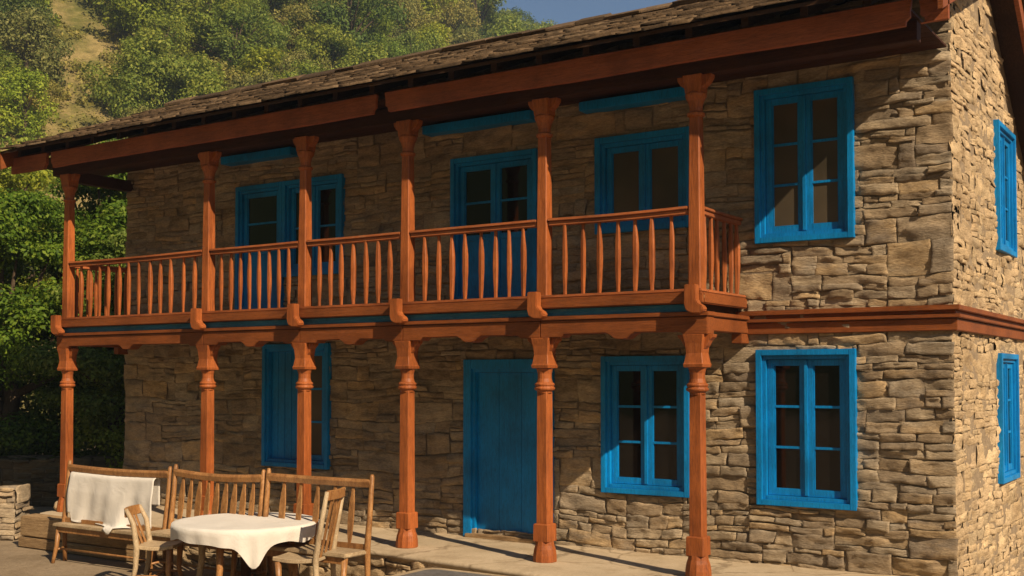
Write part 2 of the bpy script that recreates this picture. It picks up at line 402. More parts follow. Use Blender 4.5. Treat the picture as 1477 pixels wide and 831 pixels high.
# ================================================================== SETTING
GZ = -0.45
mb = MB(); R = 1500
mb.add([(-R,-R,GZ),(R,-R,GZ),(R,R,GZ),(-R,R,GZ)], [(0,1,2,3)])
g = mb.build('ground', GROUND); tag(g, 'dusty beige yard floor in front of the house', 'ground', kind='structure')

def ray_dir(px, D):   # horizontal direction of an image column, only used to know where the far things stood
    u = (px-738.5)/1644.4
    c, s = math.cos(.5841), math.sin(.5841)
    x = -s*1 + u*c; y = c + u*s; L = math.hypot(x, y)
    return x/L*D, y/L*D
def bearing(x, y):    # degrees left of +Y as seen from the yard
    return math.degrees(math.atan2(-(x-CAM.x), y-CAM.y))
def hill_h(x, y):
    b = bearing(x, y); b = b if b >= -40 else b+360; D = math.hypot(x-CAM.x, y-CAM.y)
    # ridge height by bearing; unseen part behind the camera raised to block sky light
    K = [(-40,10),(0,22),(20,36),(29,40),(31.5,45),(33,50.5),(34.8,55),(37,66),(45,90),(60,96),(80,92),(110,112),(200,108),(225,70),(250,42),(290,24),(320,10)]
    for (b0,h0),(b1,h1) in zip(K, K[1:]):
        if b0 <= b <= b1: Rr = h0+(h1-h0)*(b-b0)/(b1-b0); break
    else: Rr = 8
    t = max(0, min(1, (D-50)/(185-50))); t2 = t*t*(3-2*t)*.45 + t*.55
    z = Rr*t2
    if D > 195: z -= (D-195)*.12
    z += 3.2*noise.noise((x*.03, y*.03, 1.3))*t + 1.2*noise.noise((x*.1, y*.1, 4.3))*t
    return GZ - .35 + z
V = []; F = []
nb, nd = 230, 60
for i in range(nb+1):
    b = math.radians(-40 + 360*i/nb)
    for j in range(nd+1):
        D = 50 + (j/nd)**1.2*230
        x = CAM.x - math.sin(b)*D; y = CAM.y + math.cos(b)*D
        V.append((x, y, hill_h(x, y)))
for i in range(nb):
    for j in range(nd):
        a = i*(nd+1)+j; F.append((a, a+nd+1, a+nd+2, a+1))
HILL_UNSEEN = m_leaf('unseen_dark_hill', [(0, (0.03, 0.045, 0.012)), (1, (0.05, 0.07, 0.02))], 0.0)  # dark colour for the unseen slope added to cut sky fill
mi_ = [1 if (-40+360*i/nb > 78 and -40+360*i/nb < 235) else 0 for i in range(nb) for j in range(nd)]
h = big_mesh('hill', V, F, [HILL, HILL_UNSEEN], smooth=True, mi=mi_); tag(h, 'steep wooded hillside with patches of dry grass, plus an added unseen ring blocking sky light', 'hill', kind='structure')

# ================================================================== HOUSE
house = empty('stone_house', (0, 0, GZ))
tag(house, 'two storey stone house with blue windows, red wooden balcony and slate roof', 'house')
def part(mb, name, mats, parent=house, **k):   # world coordinates in, house-relative out
    off = (0, 0, -GZ) if parent is house else (0, 0, 0)
    o = mb.build(name, mats, parent, **k)
    if parent is house: o.location = off
    return o
XL = -11.66; XR = 0.0; YB = 4.3
RY, RZ_ = 1.5, 6.32
EY, EZ = -1.59, 5.065          # eave line, top of slates
YP = -1.03                    # post line
def roof_z(y): return EZ+(y-EY)*(RZ_-EZ)/(RY-EY) if y <= RY else RZ_-(y-RY)*.75
# openings on the facade: x0,x1,z0,z1
OP = dict(
  ur=(-1.868,-.875,3.197,4.743), lr=(-1.868,-.875,.599,2.137), lm=(-3.63,-2.593,.622,2.09),
  door=(-5.47,-4.25,.06,2.07), ll=(-8.77,-7.59,.69,2.30), um=(-5.66,-4.45,2.72,4.45), ua=(-3.70,-2.55,3.42,4.47),
  ul=(-9.30,-8.42,2.72,4.45), ul2=(-8.42,-7.37,3.18,4.45))
def in_open(u, v, m=.05):
    return any(a+m < u < b-m and c+m < v < d-m for a, b, c, d in OP.values())
SO = dict(su=(2.02,3.01,3.215,4.61), sl=(2.02,3.01,.735,2.12))
def in_side(u, v, m=.05):
    return any(a+m < u < b-m and c+m < v < d-m for a, b, c, d in SO.values())
# backing walls (real thickness, with openings)
def backing(mb, ops, u0, u1, v0, v1, thick, to3):
    us = sorted({u0, u1, *[o[0]+.03 for o in ops], *[o[1]-.03 for o in ops]}); vs_ = sorted({v0, v1, *[min(v1, o[2]+.03) for o in ops], *[min(v1, o[3]-.03) for o in ops]})
    for a, b in zip(us, us[1:]):
        for c, d in zip(vs_, vs_[1:]):
            mu, mv = (a+b)/2, (c+d)/2
            if any(o[0] < mu < o[1] and o[2] < mv < o[3] for o in ops): continue
            P = [to3(u, v, w_) for w_ in (0, thick) for u, v in ((a,c),(b,c),(b,d),(a,d))]
            mb.add(P, [(0,1,2,3),(4,7,6,5),(0,4,5,1),(1,5,6,2),(2,6,7,3),(3,7,4,0)])
mb = MB()
backing(mb, list(OP.values()), XL, XR-.01, GZ, 5.45, .38, lambda u, v, w_: (u, .004+w_, v))
nfront = len(mb.v)
backing(mb, list(SO.values()), .40, YB, GZ, 4.0, .38, lambda u, v, w_: (-.004-w_, u, v))
# gable part above, back wall, left wall
for (ya, yb, zz) in ((.40,RY,4.0),(RY,2.05,4.0),(2.05,2.98,4.58),(2.98,YB,4.0)):
    mb.prism([(ya,zz),(yb,zz),(yb,roof_z(yb)-.14),(ya,roof_z(ya)-.14)], 'x', -.384, -.004)
mb.prism([(.40,GZ),(YB,GZ),(YB,roof_z(YB)-.12),(RY,RZ_-.16),(.40,roof_z(.4)-.16)], 'x', XL, XL+.38)
mb.box((XL+.38, YB-.36, GZ), (-.39, YB-.003, roof_z(YB)-.12))
core = part(mb, 'wall', MORTAR)
tag(core)
st = courses(XL, XR+.015, GZ, 5.48, OP.values())
V, F = stone_mesh(st, lambda u, v, d: (u, -.014-d, v-GZ), relief=.024)
fs_ = big_mesh('stone_facing', V, F, STONE, house, smooth=True)
fs_['label'] = 'coursed rubble stone of the front wall'
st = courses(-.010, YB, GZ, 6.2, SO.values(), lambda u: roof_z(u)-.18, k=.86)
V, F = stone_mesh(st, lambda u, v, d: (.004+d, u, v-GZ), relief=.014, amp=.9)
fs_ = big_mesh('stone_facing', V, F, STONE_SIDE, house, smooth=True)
fs_['label'] = 'rough sunlit rubble stone of the gable wall'
st = courses(0, YB, GZ, 6.2, (), lambda u: roof_z(u)-.2)
V, F = stone_mesh(st, lambda u, v, d: (XL-.012-d, u, v-GZ), res=.08)
fs_ = big_mesh('stone_facing', V, F, STONE, house, smooth=True)

# ---- timber string course
mb = MB()
for (z0, z1, o) in ((2.475,2.525,.075),(2.405,2.440,.085),(2.29,2.400,.05)):
    mb.box((-2.08,-o,z0),(XR+o,-.0,z1)); mb.box((XR+.001,-o+.001,z0+.0005),(XR+o-.001,YB,z1-.0005))
mb.box((-2.08,-.035,2.44),(XR+.035,-.0,2.475)); mb.box((.001,-.034,2.4405),(.034,YB,2.4745))
part(mb, 'string_course', FASCIA if False else RED_H, bevel=.006)

# ---- windows
def win_part(name, op, to3, rows=3, glass=GLASS, cols=2, solid=(), label=None, cut=None, fw=.095, low_panel=0.0, pr_=.066):
    a, b, c, d = op
    def bx(mb, u0, u1, v0, v1, d0, d1):
        P = [to3(u, v, w_) for w_ in (d0, d1) for u, v in ((u0,v0),(u1,v0),(u1,v1),(u0,v1))]
        mb.add(P, [(0,1,2,3),(4,7,6,5),(0,4,5,1),(1,5,6,2),(2,6,7,3),(3,7,4,0)])
    f = MB()   # outer frame: flat board, then a stepped inner rebate   (depth: negative = inwards)
    for (i, w2, d0, d1) in ((0, fw*.62, -.10, pr_), (fw*.60, fw*.42, -.12, pr_-.030)):
        for (u0,u1,v0,v1) in ((a+i,a+i+w2,c+i,d-i),(b-i-w2,b-i,c+i,d-i),(a+i+w2-.001,b-i-w2+.001,d-i-w2,d-i-.001),(a+i+w2-.001,b-i-w2+.001,c+i+.001,c+i+w2)):
            bx(f, u0, u1, v0, v1, d0, d1)
    F_ = part(f, name, BLUE, bevel=.004)
    if label: F_['label'] = label
    A, B, Cc, D = a+fw+.004, b-fw-.004, c+fw+.004, d-fw-.004
    gl = MB(); wleaf = (B-A)/cols
    for k in range(cols):
        s = MB(); l, r = A+k*wleaf+.002, A+(k+1)*wleaf-.002
        sw = .062
        if k in solid:
            bx(s, l, r, Cc, D, -.06, -.02)
            for q in range(1, 4): bx(s, l+(r-l)*q/4-.004, l+(r-l)*q/4+.004, Cc+.002, D-.002, -.058, -.014)
        else:
            lb = Cc + low_panel*(D-Cc)
            bx(s, l, l+sw, Cc, D, -.05, -.004); bx(s, r-sw, r, Cc, D, -.05, -.004)
            bx(s, l+sw, r-sw, D-sw, D-.001, -.048, -.006); bx(s, l+sw, r-sw, Cc+.001, Cc+sw*1.15, -.048, -.006)
            if low_panel: bx(s, l+sw, r-sw, Cc+sw*1.15, lb, -.046, -.018); bx(s, l+sw, r-sw, lb, lb+.07, -.047, -.008)
            lo = (lb+.07) if low_panel else Cc+sw*1.15
            for q in range(1, rows):
                zc = lo+(D-sw-lo)*q/rows
                bx(s, l+sw, r-sw, zc-.013, zc+.013, -.044, -.012)
            # thin inner moulding
            for (u0,u1) in ((l+sw, l+sw+.012), (r-sw-.012, r-sw)): bx(s, u0, u1, lo, D-sw, -.043, -.014)
            bx(gl, l+sw-.01, r-sw+.01, lo-.01, D-sw+.01, -.036, -.028)
            if k == 0 and cols > 1: bx(s, r-.018, r+.016, Cc+.01, D-.01, -.02, .014)
        sub(s, 'sash' if k not in solid else 'shutter', BLUE, F_, bevel=.003)
    sub(gl, 'pane', glass, F_)
    # dark room behind
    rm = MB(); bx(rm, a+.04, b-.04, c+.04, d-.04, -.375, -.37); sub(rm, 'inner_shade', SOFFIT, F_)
    return F_
def sub(mb, name, mat, parent, **k):
    return mb.build(name, mat, parent, **k)
fr = lambda u, v, w_: (u, -w_-.004, v)
sdv = lambda u, v, w_: (w_+.004, u, v)
win_part('window', OP['ur'], fr, glass=GLASSB, label='tall blue six pane window of the upper floor nearest the corner')
win_part('window', OP['lr'], fr, label='tall blue six pane window of the ground floor nearest the corner')
win_part('window', OP['lm'], fr, label='blue six pane ground floor window half behind a red post')
win_part('window', OP['ll'], fr, cols=2, solid=(0,), rows=3, glass=GLASSB, label='ground floor blue window with its left shutter closed')
win_part('window', OP['ua'], fr, rows=1, glass=GLASSB, fw=.11, label='blue two pane window behind the balcony rail, right of the balcony door')
win_part('window', OP['ul2'], fr, rows=2, cols=2, glass=GLASS, label='wide blue window beside the left balcony door')
win_part('door', OP['ul'], fr, rows=2, cols=1, low_panel=.45, glass=GLASS, label='left blue glazed door onto the balcony')
win_part('door', OP['um'], fr, rows=2, cols=2, low_panel=.42, glass=GLASS, label='middle blue double glazed door onto the balcony')
win_part('window', SO['su'], sdv, rows=3, glass=GLASS, pr_=.05, label='narrow looking blue window high in the gable wall')
win_part('window', SO['sl'], sdv, rows=3, glass=GLASS, pr_=.05, label='blue window low in the gable wall')
# front door: boarded leaf
a, b, c, d = OP['door']; mb = MB()
for (u0,u1,v0,v1) in ((a,a+.11,c-.055,d),(b-.11,b,c-.055,d),(a+.109,b-.109,d-.11,d-.001)): mb.box((u0,-.06,v0),(u1,.12,v1))
for (u0,u1,v0,v1) in ((a+.108,a+.15,c-.055,d-.108),(b-.15,b-.108,c-.055,d-.108),(a+.149,b-.149,d-.15,d-.109)): mb.box((u0,-.03,v0),(u1,.12,v1))
DR = part(mb, 'door', BLUE, bevel=.004); DR['label'] = 'plain blue boarded front door on the ground floor'
mb = MB(); nb_ = 3; wd = (b-a-.30)/nb_
for k in range(nb_): mb.box((a+.15+k*wd+.0008, .02, c-.03), (a+.15+(k+1)*wd-.0008, .06, d-.152))
mb.box((a+.15, .03, c-.03), (b-.15, .058, d-.153))
sub(mb, 'door_leaf', BLUE, DR, bevel=.003)
mb = MB(); mb.box((a+.05, -.10, .004), (b-.05, .10, .052)); sub(mb, 'threshold', TIMBER, DR, bevel=.006)
# blue lintels high on the wall
for (x0, x1) in ((-9.45,-8.15),(-5.98,-4.45),(-3.82,-2.5)):
    mb = MB(); mb.box((x0,-.20,4.76),(x1,-.004,4.86)); part(mb, 'lintel', BLUE, bevel=.006)

# ---- plinth
mb = MB()
PF = lambda x: -1.30 - max(0, min(1, (x+6.5)/3.2))*.40
xs = np.linspace(XL-.14, .35, 60)
ptop = []; edge = []
for i, x in enumerate(xs):
    y = PF(x) + .03*noise.noise((x*1.3, 0, 0)) + .012*noise.noise((x*6, 3, 0)); edge.append((x, y))
V = []; F = []; ny = 24
for i, (x, y0) in enumerate(edge):
    for j in range(ny+1):
        y = y0+(0.05-y0)*j/ny
        z = -.012*(1-min(1, j/2)) + .006*noise.noise((x*2.2, y*2.2, 0)) + (0.018*max(0, 1-(0.05-y)/.25))
        V.append((x, y, z-GZ))
n0 = len(V)
for (x, y0) in edge: V.append((x, y0-.012, -.045-GZ)); V.append((x, y0+.03, -.075-GZ))
for i in range(len(edge)-1):
    for j in range(ny):
        a_ = i*(ny+1)+j; F.append((a_, a_+ny+1, a_+ny+2, a_+1))
    F.append((i*(ny+1), n0+2*i, n0+2*i+2, (i+1)*(ny+1))); F.append((n0+2*i, n0+2*i+1, n0+2*i+3, n0+2*i+2))
pl = big_mesh('veranda_floor', V, F, SLAB, house, smooth=True)
st = courses(XL-.10, .35, GZ, -.05)
V, F = stone_mesh(st, lambda u, v, d: (u, PF(u)+.045-d, v-GZ), relief=.05, amp=1.4)
big_mesh('plinth_stones', V, F, STONE_SIDE, pl, smooth=True).location = (0,0,0)
mb = MB()
xx = np.linspace(XL-.12, .33, 30)
mb.loft([[(x, PF(x)+.07, GZ-.05), (x, .0, GZ-.05), (x, .0, -.025), (x, PF(x)+.07, -.025)] for x in xx])
part(mb, 'plinth_core', MORTAR)
# weathered timber kerb along the left end of the plinth
mb = MB()
for (z0, z1, yo) in ((-.30,-.02,.0),(-.44,-.305,-.03)):
    mb.box((XL-.18, -1.56+yo, z0), (-9.35, -1.32, z1), .008)
part(mb, 'timber_kerb', TIMBER, bevel=.015)

# ---- posts
PX = [-11.58, -8.731, -7.073, -5.526, -3.743, -2.062]
def lower_post(parent):
    m = MB(); m.sq([(.20,.075),(.38,.072),(.381,.063),(1.70,.058),(1.80,.054)], 0, 0)
    P = m.build('post', RED_V, parent, bevel=.010, seg=1)
    m = MB(); m.sq([(.0,.124),(.07,.122),(.13,.112),(.17,.098),(.215,.090)], 0, 0, n=12); m.sq([(.205,.088),(.375,.086),(.385,.078)], 0, 0)
    m.build('base', RED_V, P, bevel=.005, seg=1)
    m = MB(); m.sq([(1.70,.072),(1.725,.078),(1.735,.100),(1.75,.108),(1.76,.104),(1.768,.092),(1.775,.096),(1.79,.104),(1.80,.098),(1.812,.082),(1.85,.072),(1.90,.072),(1.94,.082),(1.952,.092)], 0, 0, n=20)
    m.sq([(1.954,.096),(1.985,.102),(2.0,.094),(2.09,.080),(2.18,.088),(2.262,.105)], 0, 0)
    for s in (-1, 1):   # curved shoulders under the beam
        m.prism([(s*.06,2.262),(s*.185,2.262),(s*.175,2.235),(s*.14,2.205),(s*.115,2.16),(s*.06,2.10)], 'y', -.045, .045)
    m.build('capital', RED_V, P, bevel=.004, seg=1)
    return P
def upper_post(parent):
    m = MB(); m.sq([(2.66,.064),(3.42,.060),(4.33,.052)], 0, 0)
    P = m.build('post', RED_V, parent, bevel=.010, seg=1)
    m = MB(); m.sq([(4.305,.058),(4.32,.082),(4.345,.088),(4.36,.064),(4.40,.062),(4.46,.078),(4.50,.100),(4.525,.104),(4.545,.082)], 0, 0, n=16)
    m.sq([(4.53,.078),(4.62,.086),(4.70,.096)], 0, 0)
    for s in (-1, 1): m.prism([(s*.06,4.70),(s*.175,4.70),(s*.17,4.665),(s*.14,4.62),(s*.10,4.59),(s*.06,4.57)], 'y', -.045, .045)
    m.build('capital', RED_V, P, bevel=.004, seg=1)
    return P
lp = lower_post(house); up = upper_post(house)
for i, x in enumerate(PX):
    a_ = lp if i == 0 else copy_part(lp, (0,0,0)); a_.location = (x, YP, -GZ)
    b_ = up if i == 0 else copy_part(up, (0,0,0)); b_.location = (x, YP, -GZ)

# ---- balcony: beam, deck, edge boards
def beam_profile(x0, x1):   # decorated lower edge between two posts
    L = x1-x0; m_ = (x0+x1)/2; z = 2.262; t = 2.43
    p = [(x0,t),(x0,z),(x0+.24,z),(x0+.28,z+.03),(m_-.16,z+.034),(m_-.11,z+.01),(m_-.07,z-.022),(m_-.03,z-.03),(m_+.03,z-.03),(m_+.07,z-.022),(m_+.11,z+.01),(m_+.16,z+.034),(x1-.28,z+.03),(x1-.24,z),(x1,z),(x1,t)]
    return p
mb = MB()
ends = [PX[0]-.16] + PX[1:-1] + [PX[-1]+.16]
for i in range(5):
    x0 = PX[i] if i else PX[0]-.14; x1 = PX[i+1] if i < 4 else PX[5]+.14
    mb.prism(beam_profile(x0+.002, x1-.002), 'y', YP-.085, YP+.075)
mb.box((PX[0]-.155, YP-.105, 2.434), (PX[5]+.155, YP+.08, 2.475))
for xe in (PX[0]-.04, PX[5]+.05):   # side beams back to the wall
    mb.box((xe-.06, YP+.078, 2.30), (xe+.06, -.0, 2.432)); mb.box((xe-.075, YP+.082, 2.434), (xe+.085, -.0, 2.475))
    mb.box((xe-.055, -.20, 2.20), (xe+.055, -.0, 2.299))
part(mb, 'beam', RED_H, bevel=.006)
BL = empty_part = None
mb = MB()
for k in range(56):
    x = PX[0]-.10 + k*(PX[5]-PX[0]+.2)/56
    mb.box((x+.002, YP-.05, 2.600+random.uniform(-.002,.002)), (x+(PX[5]-PX[0]+.2)/56-.002, -.02, 2.632))
x0_, x1_ = PX[0]-.13, PX[5]+.10
balcony = part(mb, 'balcony', TIMBER); balcony['label'] = 'planked balcony deck with red turned railing'
mb = MB()   # edge board with worn top
mb.box((x0_, YP-.13, 2.552), (x1_, YP-.06, 2.656)); 
for xe in (x0_, x1_-.07): mb.box((xe+.001, YP-.058, 2.553), (xe+.069, -.03, 2.655))
sub(mb, 'edge_board', RED_H, balcony, bevel=.010)
mb = MB(); mb.box((x0_+.01, YP-.11, 2.658), (x1_-.01, YP+.06, 2.688), .003)
for xe in (x0_, x1_-.12): mb.box((xe+.012, YP+.062, 2.658), (xe+.108, -.03, 2.687), .002)
sub(mb, 'bottom_rail', RAILTOP, balcony, bevel=.008)
mb = MB()
mb.box((x0_+.03, YP-.075, 2.478), (x1_-.03, YP-.04, 2.548)); sub(mb, 'blue_trim', BLUEDK, balcony, bevel=.004)
mb = MB()
for k in range(26):
    x = PX[0]+.05 + k*(PX[5]-PX[0]-.1)/25; mb.box((x-.04, YP-.02, 2.478), (x+.04, -.0, 2.597))
sub(mb, 'joists', SOFFIT, balcony)
# hand rails
RT = 3.475
def rail(mb, p, q, sag=.006):
    n = 8
    for (w_, z0, z1) in ((.050, -.030, .0), (.032, -.075, -.031)):
        rings = []
        for k in range(n+1):
            t = k/n; x = p[0]+(q[0]-p[0])*t; y = p[1]+(q[1]-p[1])*t; dz = -sag*math.sin(PI*t)
            if abs(q[0]-p[0]) > abs(q[1]-p[1]): rings.append([(x,y-w_,RT+z0+dz),(x,y+w_,RT+z0+dz),(x,y+w_*.92,RT+z1+dz),(x,y-w_*.92,RT+z1+dz)])
            else: rings.append([(x-w_,y,RT+z0+dz),(x+w_,y,RT+z0+dz),(x+w_*.92,y,RT+z1+dz),(x-w_*.92,y,RT+z1+dz)])
        mb.loft(rings)
YR = YP-.01
for i in range(5):
    mb = MB(); rail(mb, (PX[i]+.068, YR), (PX[i+1]-.068, YR), random.uniform(.0, .012)); sub(mb, 'handrail', RAILTOP, balcony, bevel=.006)
for xe in (PX[0], PX[5]+.01):
    mb = MB(); rail(mb, (xe, YP+.068), (xe, -.03)); sub(mb, 'handrail', RAILTOP, balcony, bevel=.006)
# balusters: hand shaped, five variants sharing meshes
protos = []
for k in range(6):
    m = MB(); b0 = random.uniform(.024, .031); off = random.uniform(-.006, .006)
    prof = []
    for t in np.linspace(0, 1, 13):
        r = .013 + (b0-.013)*math.sin(PI*min(1, max(0, t*1.02)))**.75 + .004*noise.noise((t*5, k*3.3, 0))
        if t < .03 or t > .97: r = .017
        prof.append((2.688+t*(RT-.075-2.688), r, off*math.sin(PI*t)+.005*noise.noise((t*3, k*7., 2))))
    rings = [[(ox+r*a, r*.8*b, z) for a, b in ((-1,-.6),(-.6,-1),(.6,-1),(1,-.6),(1,.6),(.6,1),(-.6,1),(-1,.6))] for z, r, ox in prof]
    m.loft(rings); o = m.build('baluster', RED_V, balcony, smooth=False); protos.append(o)
first = set()
def put_baluster(x, y):
    k = random.randrange(6)
    if k in first: o = protos[k].copy(); COL.objects.link(o)
    else: o = protos[k]; first.add(k)
    o.location = (x, y, random.uniform(-.004, .002)); o.rotation_euler = (random.uniform(-.012,.012)*.6, 0, random.uniform(-.25,.25)); return o
for i, n in enumerate((12, 8, 7, 8, 7)):
    for k in range(n):
        t = (k+1)/(n+1); put_baluster(PX[i]+.06+(PX[i+1]-PX[i]-.12)*t + random.uniform(-.012,.012), YR)
for xe in (PX[0], PX[5]+.01):
    for k in range(6): put_baluster(xe, YP + .13 + k*.165)
# carved brackets at the deck edge, under each post
m = MB(); m.prism([(-.055,.12),(.055,.12),(.055,-.02),(.075,-.055),(.125,-.085),(.135,-.12),(.10,-.15),(.02,-.15),(-.04,-.12),(-.06,-.06)], 'y', -.05, .05)
br = m.build('bracket', RED_V, balcony, bevel=.008, seg=2)
for i, x in enumerate(PX):
    o = br if i == 0 else br.copy()
    if i: COL.objects.link(o)
    o.location = (x-.01 if i < 5 else x+.03, YP-.185, 2.60)

# ---- upper plate, fascia, soffit, roof
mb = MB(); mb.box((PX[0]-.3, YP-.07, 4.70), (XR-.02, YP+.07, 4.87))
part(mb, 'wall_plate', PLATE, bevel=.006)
FL, FR_ = XL-.82, XR+.29
YF = -1.35
def fascia_board(x0, x1, nl, nr, zb=4.755, zt=4.972):
    n = 26; mb = MB(); top = []; bot = []
    for k in range(n+1):
        x = x0+(x1-x0)*k/n; top.append((x, zt+.004*noise.noise((x*1.2, 0, 9)))); bot.append((x, zb+.012*noise.noise((x*.8, 3, 9))+.004*noise.noise((x*5, 3, 9))))
    poly = bot[:]
    if nr: poly[-1:] = [(x1-.05, bot[-1][1]), (x1-.045, bot[-1][1]+.04), (x1-.01, bot[-1][1]+.07), (x1-.012, bot[-1][1]+.12), (x1, zt-.02)]
    poly += top[::-1]
    if nl: poly[0:1] = [(x0, zt-.02), (x0+.012, bot[0][1]+.12), (x0+.01, bot[0][1]+.07), (x0+.045, bot[0][1]+.04), (x0+.05, bot[0][1])]
    mb.prism(poly, 'y', YF, YF+.045); return part(mb, 'fascia', FASCIA, bevel=.004, seg=1)
XB = [FL, -11.60, -5.66, .02, FR_]
fascia_board(FL, -11.66, False, True); fascia_board(-11.57, -5.72, True, True); fascia_board(-5.60, -.0, True, True); fascia_board(.06, FR_, True, False)
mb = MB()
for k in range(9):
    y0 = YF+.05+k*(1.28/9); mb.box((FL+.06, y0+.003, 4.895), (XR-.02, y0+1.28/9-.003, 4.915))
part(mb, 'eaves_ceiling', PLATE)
mb = MB(); mb.box((PX[0]-.06, YP+.075, 4.60), (PX[0]+.06, .02, 4.755)); part(mb, 'end_beam', PLATE, bevel=.006)
# rafters + soffit boards (front slope overhang)
mb = MB(); sl = (RZ_-EZ)/(RY-EY)
def slope_slab(mb, x0, x1, y0, y1, dz0, dz1):
    P = [(x0,y0,roof_z(y0)+dz0),(x1,y0,roof_z(y0)+dz0),(x1,y1,roof_z(y1)+dz0),(x0,y1,roof_z(y1)+dz0),(x0,y0,roof_z(y0)+dz1),(x1,y0,roof_z(y0)+dz1),(x1,y1,roof_z(y1)+dz1),(x0,y1,roof_z(y1)+dz1)]
    mb.hexa(P)
for k in range(24):
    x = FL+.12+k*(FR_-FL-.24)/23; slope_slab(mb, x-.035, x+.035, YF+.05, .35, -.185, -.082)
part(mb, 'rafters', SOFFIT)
mb = MB(); slope_slab(mb, FL+.02, FR_-.0, EY+.05, RY, -.080, -.045); slope_slab(mb, FL+.02, FR_-.0, RY, YB+.3, -.080, -.045)
roof = part(mb, 'roof', SOFFIT)
# slates
V = []; F = []
def slates(y0, y1, xa, xb, rows, sgn):
    L = (y1-y0)/rows
    for r in range(rows+1):
        ya = y0 + r*L; x = xa + random.uniform(-.1, 0)
        while x < xb:
            w_ = random.uniform(.20, .62); th = random.uniform(.014, .032); ln = L*random.uniform(1.35, 1.7)
            ya2 = ya + random.uniform(-.035, .03); yb2 = ya + (ln if sgn > 0 else ln)
            if sgn > 0: yb2 = min(yb2, RY+.03)
            xr = min(x+w_-.008, xb+random.uniform(-.03, .03))
            n = 5; lift = random.uniform(0, .018)
            front = []; 
            for q in range(n+1): front.append((x+(xr-x)*q/n, ya2+random.uniform(-.014, .014)))
            ztop = lambda yy, tt: roof_z(yy)-.045 + .012 + (.034 if tt == 0 else .0)
            b_ = len(V)
            tilt = random.uniform(-.008, .008)
            for q, (fx, fy) in enumerate(front): V.append((fx, fy, roof_z(fy)-.004+lift+tilt*(q/n-.5)+random.uniform(-.003,.003)))
            for q in range(n+1): V.append((front[q][0], yb2, roof_z(yb2)-.036))
            for q in range(n+1): fx, fy = front[q]; V.append((fx, fy+.004, V[b_+q][2]-th))
            for q in range(n):
                F.append((b_+q, b_+q+1, b_+n+1+q+1, b_+n+1+q)); F.append((b_+2*n+2+q, b_+2*n+3+q, b_+q+1, b_+q))
            F.append((b_, b_+n+1, b_+2*n+2, b_+2*n+2)) if False else None
            # side lips
            F.append((b_, b_+n+1, b_+n+1, b_+2*n+2)) if False else None
            V.append((front[0][0], yb2, roof_z(yb2)-.036-th)); V.append((front[n][0], yb2, roof_z(yb2)-.036-th))
            e0, e1 = len(V)-2, len(V)-1
            F.append((b_+2*n+2, b_, b_+n+1, e0)); F.append((b_+n, b_+3*n+2, e1, b_+2*n+1))
            x += w_
slates(EY, RY-.1, FL-.04, FR_+.03, 14, 1)
Vn = [(x, y, z-GZ) for x, y, z in V]
o = big_mesh('slates', [(x,y,z) for x, y, z in V], F, SLATE, roof)
V = []; F = []
mb = MB(); slope_slab(mb, FL+.0, FR_+.03, RY+.02, YB+.35, -.043, -.004); sub(mb, 'rear_slates', SLATE, roof)
mb = MB()
x = FL
while x < FR_-.2:
    w_ = random.uniform(.35, .75); h_ = random.uniform(.03, .055)
    mb.prism([(RY-.17, roof_z(RY-.17)+.004), (RY, RZ_+.02), (RY+.14, roof_z(RY+.14)+.02), (RY+.14, roof_z(RY+.14)+.02+h_), (RY, RZ_+.02+h_), (RY-.17+random.uniform(-.03,.02), roof_z(RY-.17)+h_+random.uniform(-.008,.01))], 'x', x+.004, min(x+w_, FR_))
    x += w_
sub(mb, 'ridge_slabs', SLATE, roof, bevel=.006, seg=1)
# barge boards
mb = MB()
for (x0, x1) in ((FR_-.045, FR_),(FL, FL+.045)):
    P = lambda y, dz: (y, roof_z(y)+dz)
    mb = MB(); mb.prism([P(EY+.06,-.30), P(RY,-.27), P(RY,-.048), P(EY+.04,-.048)], 'x', x0, x1); part(mb, 'barge_board', RED_H, bevel=.005)
for (x0, x1) in ((FR_-.045, FR_),(FL, FL+.045)):
    mb = MB(); mb.prism([P(RY+.001,-.27), P(YB+.3,-.30), P(YB+.3,-.048), P(RY+.001,-.048)], 'x', x0, x1); part(mb, 'barge_board', RED_H, bevel=.005)

